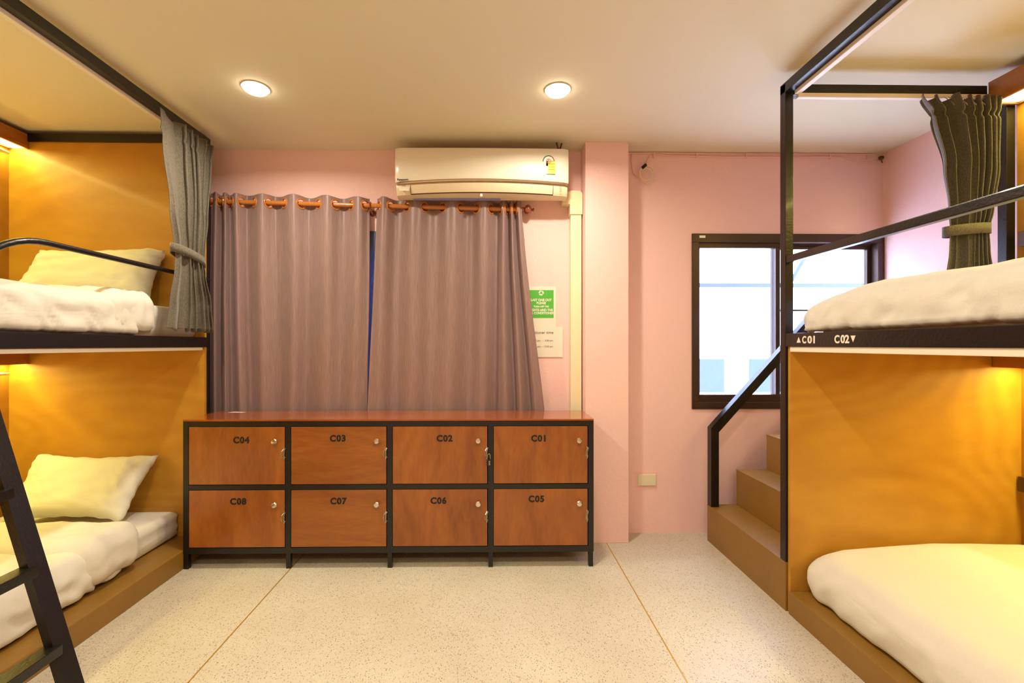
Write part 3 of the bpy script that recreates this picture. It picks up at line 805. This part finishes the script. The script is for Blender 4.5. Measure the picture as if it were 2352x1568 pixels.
# ------------------------------------------------------------ notices
def sheet_thing(name, label, u0, u1, v0, v1, y, cat='notice'):
    x0, x1 = ray_y(u0, y), ray_y(u1, y); um = (u0+u1)/2
    z1, z0 = ray_z(um, v0, y), ray_z(um, v1, y)
    t = thing(name, label, cat, ((x0+x1)/2, y, z0))
    obj('sheet', box(bmn(), x0, x1, y, y+.0008, z0, z1), 'paper', t)
    return t
ny = YB-.003
nt = sheet_thing('notice', 'green printed notice LAST ONE OUT taped to the pink wall', 1200, 1277, 657, 762, ny)
gx0, gx1 = ray_y(1213, ny), ray_y(1271.5, ny); gz1, gz0 = ray_z(1243, 666, ny), ray_z(1243, 730, ny)
obj('green_field', box(bmn(), gx0, gx1, ny-.0008, ny-.0001, gz0, gz1), 'green', nt)
cx = ray_y(1243, ny)
for s, v, sz, xs2 in (('LAST ONE OUT', 689, .0215, .93), ('PLEASE', 696, .0215, .93), ('TURN OFF THE', 704, .0160, .93), ('LIGHTS AND THE', 712, .0215, .93), ('AIR CONDITIONER', 719, .0215, .90)):
    obj('lettering', text(bmn(), s, sz, (cx, ny-.001, ray_z(1243, v, ny)), (1, 0, 0), (0, 0, 1), .0006, .045, xs=xs2), 'whitepaint', nt)
b = bmn(); cz = ray_z(1243, 672.5, ny)
for k in range(3):
    P = [math.radians(90+k*120+q*12) for q in range(8)]
    extrude_poly(b, [(cx+.0175*math.cos(a), ny-.0012, cz+.0175*math.sin(a)) for a in P]+[(cx+.0085*math.cos(a), ny-.0012, cz+.0085*math.sin(a)) for a in P[::-1]], (0, .0006, 0))
    a = P[-1]; a2 = a+.35
    extrude_poly(b, [(cx+.020*math.cos(a), ny-.0014, cz+.020*math.sin(a)), (cx+.013*math.cos(a2), ny-.0014, cz+.013*math.sin(a2)), (cx+.006*math.cos(a), ny-.0014, cz+.006*math.sin(a))], (0, .0006, 0))
obj('recycling_symbol', b, 'whitepaint', nt)
n2 = sheet_thing('notice', 'white paper sheet with air conditioner times below the green notice', 1205, 1292.5, 750, 820, ny-.003)
rx = ray_y(1271, ny)
obj('lettering', text(bmn(), 'Air conditioner time', .0265, (rx, ny-.0042, ray_z(1271, 763.5, ny)), (1, 0, 0), (0, 0, 1), .0006, .004, 'RIGHT'), 'greyink', n2)
obj('lettering', text(bmn(), ':00 pm.  –  5:00 pm.', .0165, (rx, ny-.0042, ray_z(1271, 782, ny)), (1, 0, 0), (0, 0, 1), .0006, .0, 'RIGHT'), 'greyink', n2)
obj('lettering', text(bmn(), '0 pm. – 12:00 pm.', .0165, (rx, ny-.0042, ray_z(1271, 795.5, ny)), (1, 0, 0), (0, 0, 1), .0006, .0, 'RIGHT'), 'greyink', n2)

# ------------------------------------------------------------ socket and cables on the right wall part
so = thing('wall_socket_plate', 'small ivory blank socket plate low on the pink wall beside the stairs', 'socket', (1.045, YB, .32))
obj('plate', box(bmn(), .985, 1.107, YB-.011, YB-.0005, .322, .398, .004), 'ivory', so)
obj('plaster_patch', box(bmn(), .968, 1.117, YB-.0014, YB-.0002, .305, .412, .0003), 'pinkcable', so)
cb = thing('wall_cables', 'two pink painted cables clipped along the wall under the ceiling', 'cable', (1.8, YB, 2.54))
b = bmn(); pts = [(.905, YB-.006, ZC-.012)]+[(x, YB-.006, ZC-.008-.002*math.sin(x*5)) for x in (1.1, 1.4, 1.7, 2.0, 2.3, 2.60)]
tube(b, pts, .004, 8); obj('upper_cable', b, 'pinkcable', cb, True)
pts = [(ray_y(u, YB), YB-.006, ray_z(u, v, YB)) for u, v in ((1484, 378), (1487, 367), (1492, 359), (1500, 356), (1512, 355), (1530, 358), (1600, 360), (1680, 361), (1780, 362), (1850, 361), (1930, 362), (1955, 370), (1985, 374), (2010, 372), (2022, 364))]
obj('lower_cable', tube(bmn(), pts, .0035, 8), 'pinkcable', cb, True)
pts = [(ray_y(u, YB), YB-.006, ray_z(u, v, YB)) for u, v in ((1451, 353), (1449, 368), (1452, 385), (1454, 398), (1460, 405), (1470, 409))]
obj('drop_cable', tube(bmn(), pts, .003, 8), 'pinkcable', cb, True)
for u in (1501, 1600, 1713, 1810, 1905, 1990):
    x = ray_y(u, YB); obj('clip', box(bmn(), x-.005, x+.005, YB-.012, YB-.0005, ZC-.040, ZC-.004, .002), 'pinkcable', cb)
co = thing('cable_coil', 'coiled cream cable with black tape hanging on the wall beside the pillar', 'cable', (1.04, YB-.02, 2.36))
ccx, ccz = ray_y(1485, YB-.03), ray_z(1485, 397, YB-.03)
b = bmn(); pts = []
for k in range(100):
    a = k/99*2*PI*2.9; rr = .044+.006*math.sin(a*.37+1)
    pts.append((ccx+rr*math.cos(a)+.004*math.sin(a*.5), YB-.03+.012*k/99, ccz+rr*math.sin(a)-.012*(k/99)))
tube(b, pts, .0032, 8); obj('loops', b, 'cream', co, True)
obj('tape', tube(bmn(), [(ray_y(1471.5, YB), YB-.03, ray_z(1471, 390, YB)), (ray_y(1480, YB), YB-.03, ray_z(1479, 382, YB))], .011, 10), 'rubber', co, True)
obj('tail', tube(bmn(), [(ccx-.045, YB-.02, ccz-.03), (ccx-.02, YB-.03, ccz-.050), (ccx+.02, YB-.03, ccz-.085)], .003, 8), 'pinkcable', co, True)
jb = thing('cable_end_box', 'tiny brown cable end in the corner under the ceiling', 'cable', (ray_y(2024, YB-.02), YB-.02, 2.52))
obj('plug', lathe(bmn(), [(0, 0), (.012, .002), (.016, .010), (.014, .022), (0, .026)], (ray_y(2024, YB-.03), YB-.03, 2.518), (0, 0, 1), 16), 'brownbox', jb, True)
obj('wire_tail', tube(bmn(), [(ray_y(2024, YB-.03), YB-.03, 2.52), (ray_y(2028, YB-.03), YB-.025, 2.50)], .004, 8), 'brownbox', jb, True)

# ------------------------------------------------------------ bedding
def sheet_wrinkle(amp, seed, side_amp=None, x_edge=None, f=6.0):
    sa = side_amp if side_amp is not None else amp*1.6
    def fn(p_, d):
        n1_ = nz(p_.x*f*.5, p_.y*f*.5, seed)
        n2_ = 1-abs(nz(p_.x*f+p_.y*f*.4, p_.y*f*.8-p_.z*4, seed+9))*2.2
        n3_ = 1-abs(nz(p_.y*f*1.9+p_.z*f*1.2, p_.z*f*1.1-p_.y*2, seed+4)+.25*nz(p_.y*14, p_.z*9, seed))*2.4
        side = abs(d.x)+abs(d.y)
        k = amp*(.9*n1_+.6*n2_)*max(0, d.z)+sa*(.75*n3_+.6*n1_)*min(1, side)*(1-max(0, d.z)*.88)
        return d*k
    return fn
def crease(amp, f, seed):
    def fn(p_, d):
        side = min(1, abs(d.x)+abs(d.y))*(1-abs(d.z)*.7)
        return d*(amp*side*math.sin(p_.z*f+2*nz(p_.y*2.5, p_.z*6, seed))+.002*nz(p_.x*5, p_.y*5, seed))
    return fn
def duvet(name, label, x0, x1, y0, y1, z0, z1, r, fn, thick=.018, step=.016, extra=None):
    t = thing(name, label, 'duvet', ((x0+x1)/2, (y0+y1)/2, z0))
    c = obj('cover', soft_box(bmn(), x0, x1, y0, y1, z0, z1, r, step, fn, bottom=False, rb=.02), 'sheet', t, True, sharp=180)
    solid(c, thick, -1)
    return t
# left lower
obj('mattress', soft_box(bmn(), -2.905, -1.905, .78, LYP-.012, .108, .262, .035, .02, crease(.0045, 190, 3)), 'sheet', smooth=True, sharp=180,
    label='white sheeted mattress on the lower left bunk, under the leaning pillow', cat='mattress', group='bunk mattresses')
lowfn = sheet_wrinkle(.014, 11.0, .024, f=6)
dv = duvet('duvet', 'white duvet with folded back edge on the lower left bunk', -2.922, -1.868, .76, 2.36, .112, .315, .07, lowfn)
def flapfn(p_, d):
    e = nz(p_.x*5, 2.2, 4)*.03
    return d*(.012*nz(p_.x*7, p_.y*7, 8)+.006*nz(p_.x*18, p_.y*14, 2))+Vector((0, e*(1 if p_.y < 2.3 else .6), 0))
def fold_back(t, x0, x1, y0, y1, z0, z1, r, seed):
    """duvet edge turned back on itself: a second puffy layer that also wraps down the side"""
    def fn(p_, d):
        s_ = nz(p_.x*4+seed, p_.z*6, 4)*.022
        return d*(.010*nz(p_.x*7, p_.y*9, 8+seed)+.007*(1-abs(nz(p_.x*9+p_.z*8, p_.y*16, 2+seed))*2))+Vector((0, s_, 0))
    c = obj('folded_edge', soft_box(bmn(), x0, x1, y0, y1, z0, z1, r, .014, fn, bottom=False), 'sheet', t, True, sharp=180)
    solid(c, .015, -1)
fold_back(dv, -2.921, -1.842, 2.10, 2.44, .118, .356, .085, 0)
# left upper
obj('mattress', soft_box(bmn(), -2.905, -1.80, .78, LYP-.012, 1.3065, 1.485, .035, .02, crease(.004, 170, 6)), 'sheet', smooth=True, sharp=180,
    label='white sheeted mattress on the upper left bunk, edge showing beside the grey curtain', cat='mattress', group='bunk mattresses')
dv = duvet('duvet', 'white duvet with rolled edge on the upper left bunk behind the guard rail', -2.922, -1.765, .76, 2.32, 1.319, 1.515, .07, sheet_wrinkle(.007, 31.0, .016, f=10))
fold_back(dv, -2.921, -1.756, 2.12, 2.44, 1.320, 1.545, .08, 5)
# right upper
def endfall(y_end, ln, drop, base_fn, seed):
    def fn(p_, d):
        o_ = base_fn(p_, d)
        t_ = max(0, min(1, (p_.y-(y_end-ln))/ln)); k = t_*t_
        zf = max(0, (p_.z-p0z)/(pz1-p0z))
        return o_+Vector((.02*k*(1 if p_.x < 2 else -1)*0, 0, -drop*k*zf))
    return fn
p0z, pz1 = 1.327, 1.505
obj('mattress', soft_box(bmn(), 1.475, 2.50, .14, 2.04, 1.3065, 1.43, .04, .03), 'sheet', smooth=True, sharp=180,
    label='white mattress on the upper right bunk, wrapped in the tucked duvet', cat='mattress', group='bunk mattresses')
duvet('duvet', 'white wrinkled duvet rounded over the end of the upper right bunk', 1.432, 2.505, .12, 2.115, p0z, pz1+.012, .085,
      endfall(2.115, .42, .075, sheet_wrinkle(.004, 51.0, .013, f=11), 2))
# right lower
p0z2, pz2 = .109, .335
def lowright(p_, d):
    o_ = sheet_wrinkle(.008, 71.0, .012, f=4)(p_, d)
    cx_ = (p_.x-1.45)/1.05
    puff = .045*max(0, math.sin(min(1, max(0, cx_))*PI*.75))
    zf = max(0, (p_.z-p0z2)/(pz2-p0z2))
    t_ = max(0, min(1, (p_.y-1.75)/.35)); t2 = max(0, min(1, (1.62-p_.x)/.16))
    return o_+Vector((0, 0, (puff-.02-.055*t_*t_*t2*.6)*zf))+Vector((-.02*math.sin(zf*PI) if d.x < -.3 else 0, 0, 0))
obj('mattress', soft_box(bmn(), 1.52, 2.50, .14, 2.06, .108, .245, .04, .03), 'sheet', smooth=True, sharp=180,
    label='white mattress on the lower right bunk, hidden beneath the smooth duvet', cat='mattress', group='bunk mattresses')
duvet('duvet', 'smooth white duvet spread over the lower right bunk platform', 1.475, 2.515, .12, 2.118, p0z2, pz2, .08, lowright)

def pillow(label, tl, tr, br, bl, thick, seed, bulge=1.0):
    tl, tr, br, bl = map(Vector, (tl, tr, br, bl))
    b = bmn(); N, Mv = 44, 32
    ctr = (tl+tr+br+bl)/4; nrm = (tr-tl).cross(tl-bl).normalized()
    for side in (1, -1):
        g = []
        for i in range(N+1):
            row = []
            for j in range(Mv+1):
                a = i/N; c = j/Mv; A_, C_ = 2*a-1, 2*c-1
                p_ = bl.lerp(br, a).lerp(tl.lerp(tr, a), c)
                pull = .035*(1-A_*A_)*C_*abs(C_)
                pull2 = .030*(1-C_*C_)*A_*abs(A_)
                p_ -= (tl-bl).normalized()*pull+(tr-tl).normalized()*pull2
                edge = (1-A_**4)*(1-C_**4)
                th = thick*.5*max(0, edge)**.55
                wr = .010*nz(A_*3+seed, C_*3, seed)+.012*(1-abs(nz(A_*4+seed, C_*5+A_*2, seed+3))*2.2)*(abs(A_)**2+.25)
                ew = Vector((nz(C_*7, seed, 1), 0, nz(A_*7, seed, 2)))*.010*(1 if side > 0 else 1)*(abs(A_)**6+abs(C_)**6)
                p_ += nrm*side*(th+wr*min(1, edge*2)*(1 if side > 0 else .3))+ew
                row.append(b.verts.new(p_))
            g.append(row)
        for i in range(N):
            for j in range(Mv):
                b.faces.new((g[i][j], g[i+1][j], g[i+1][j+1], g[i][j+1]) if side > 0 else (g[i][j], g[i][j+1], g[i+1][j+1], g[i+1][j]))
    bmesh.ops.remove_doubles(b, verts=b.verts, dist=2e-4)
    return obj('pillow', b, 'sheet2', smooth=True, sharp=180, label=label, cat='pillow', group='pillows leaning on the left bunk end panels')
pillow('white pillow leaning against the end panel of the lower left bunk', (-2.72, 2.765, .625), (-2.00, 2.765, .612), (-2.02, 2.52, .300), (-2.68, 2.52, .300), .17, 3.3)
pillow('white ruffled pillow leaning on the end panel of the upper left bunk', (-2.70, 2.765, 1.835), (-1.955, 2.775, 1.850), (-1.945, 2.62, 1.520), (-2.72, 2.58, 1.505), .15, 8.1)

# ------------------------------------------------------------ grey bunk curtains, gathered and tied
def tied_curtain(label, levels, along, base, dirn, folds, amp, seed, tie_level, warp=1.5):
    """levels: (z, start, end, depth) down the cloth; along = axis of its width ('x' or 'y')"""
    zt, zb_ = levels[0][0], levels[-1][0]
    def lv(z):
        for A_, B_ in zip(levels, levels[1:]):
            if z <= A_[0] and z >= B_[0]:
                f_ = (A_[0]-z)/(A_[0]-B_[0]); f_ = f_*f_*(3-2*f_)
                return [A_[k]+(B_[k]-A_[k])*f_ for k in range(1, 4)]
        return list(levels[-1][1:])
    t = thing('bunk_curtain', label, 'curtain', (0, 0, 0), 'grey bunk curtains')
    mid = lv(zb_); am = (mid[0]+mid[1])/2
    t.location = (base, am, zb_) if along == 'y' else (am, base, zb_)
    b = bmn(); NC, NR = 260, 90; grid = []
    for i in range(NC+1):
        s_ = i/NC; col = []
        for k in range(NR+1):
            z = zt+(zb_-zt)*k/NR
            a0, a1, dp = lv(z)
            ph = folds*2*PI*(s_**warp+.030*math.sin(s_*9+seed)+.012*math.sin(s_*23+seed*2))+1.1*nz(s_*3, z*1.4, seed)
            wmod = (a1-a0)*.5/folds
            fr = 1-k/NR
            lon = a0+(a1-a0)*s_+wmod*.55*math.sin(ph*2+.6)*.5+nz(s_*5, z*2, seed+2)*.006
            hd = 1-.35*math.exp(-((z-(zt-.085))/.012)**2)
            off = amp*(.75+.6*nz(s_*4, z, seed+6))*(math.sin(ph)+.28*math.sin(2*ph+seed+z*1.5))*dp*hd+.010*nz(s_*9, z*2.5, seed+1)
            # whole bundle is rounder at the tie
            off += dirn*.02*(1-(2*s_-1)**2)*(1.4-dp)
            zz = z+(.010*math.cos(ph)+.02*(s_-.5)*nz(seed, 1, 2) if k in (0, NR) else 0)
            p_ = (base+off, lon, zz) if along == 'y' else (lon, base+off, zz)
            col.append(b.verts.new(p_))
        grid.append(col)
    for i in range(NC):
        for k in range(NR): b.faces.new((grid[i][k], grid[i][k+1], grid[i+1][k+1], grid[i+1][k]))
    fab = obj('fabric', b, 'grey', t, True, sharp=180); solid(fab, .003)
    z0, z1 = tie_level; a0, a1, dp = lv(min(z0, z1))
    c_ = (a0+a1)/2; ra = (a1-a0)/2+.012; rb_ = amp*dp+.022
    b = bmn(); P = []
    for k in range(48):
        a = 2*PI*k/48
        la, of = c_+ra*math.cos(a), rb_*math.sin(a)
        zz = z0+(z1-z0)*(math.cos(a)+1)/2
        P.append((base+of, la, zz) if along == 'y' else (la, base+of, zz))
    h_ = .024
    lo = [b.verts.new((p_[0], p_[1], p_[2]-h_)) for p_ in P]; hi = [b.verts.new((p_[0], p_[1], p_[2]+h_)) for p_ in P]
    for k in range(48): b.faces.new((lo[k], lo[(k+1) % 48], hi[(k+1) % 48], hi[k]))
    tb = obj('tie_band', b, 'grey', t, True, sharp=180); solid(tb, .004, 1)
    return t, grid
cxL = LX+.050
def yL(u): return cxL/((u-1130)/1045.0)
Lz = lambda u, v: EYE+(792-v)/1045*yL(u)
tied_curtain('grey bunk curtain tied back on the left bunk beside the mauve curtains',
    [(2.462, yL(362), yL(496), 1.15), (2.33, yL(371), yL(492), 1.0), (2.0, yL(390), yL(482), .8), (1.80, yL(402), yL(474), .6), (1.755, yL(407), yL(471), .5), (1.68, yL(404), yL(475), .6), (1.50, yL(394), yL(487), .8), (1.352, yL(386), yL(492), .95)],
    'y', cxL, 1, 6, .032, 2.0, (1.79, 1.745))
yR = RYP-.045
def xR(u): return ray_y(u, yR)
rc, rgrid = tied_curtain('grey bunk curtain tied back on the right bunk beside the wood pelmet',
    [(2.425, xR(2104), xR(2294), 1.0), (2.34, xR(2130), xR(2290), 1.0), (2.1, xR(2158), xR(2285), .9), (1.90, xR(2172), xR(2272), .75), (1.80, xR(2176), xR(2264), .6), (1.72, xR(2174), xR(2266), .65), (1.525, xR(2160), xR(2276), .9)],
    'x', yR, -1, 7, .036, 5.0, (1.80, 1.815))
for k in range(9):
    x = xR(2178+k*10); obj('hook', tube(bmn(), [(x, yR+.02, 2.447), (x-.012, yR+.005, 2.435), (x-.004, yR-.02, 2.40), (x+.004, yR-.024, 2.385), (x+.008, yR-.018, 2.395)], .0018, 6), 'steel', rc, True)
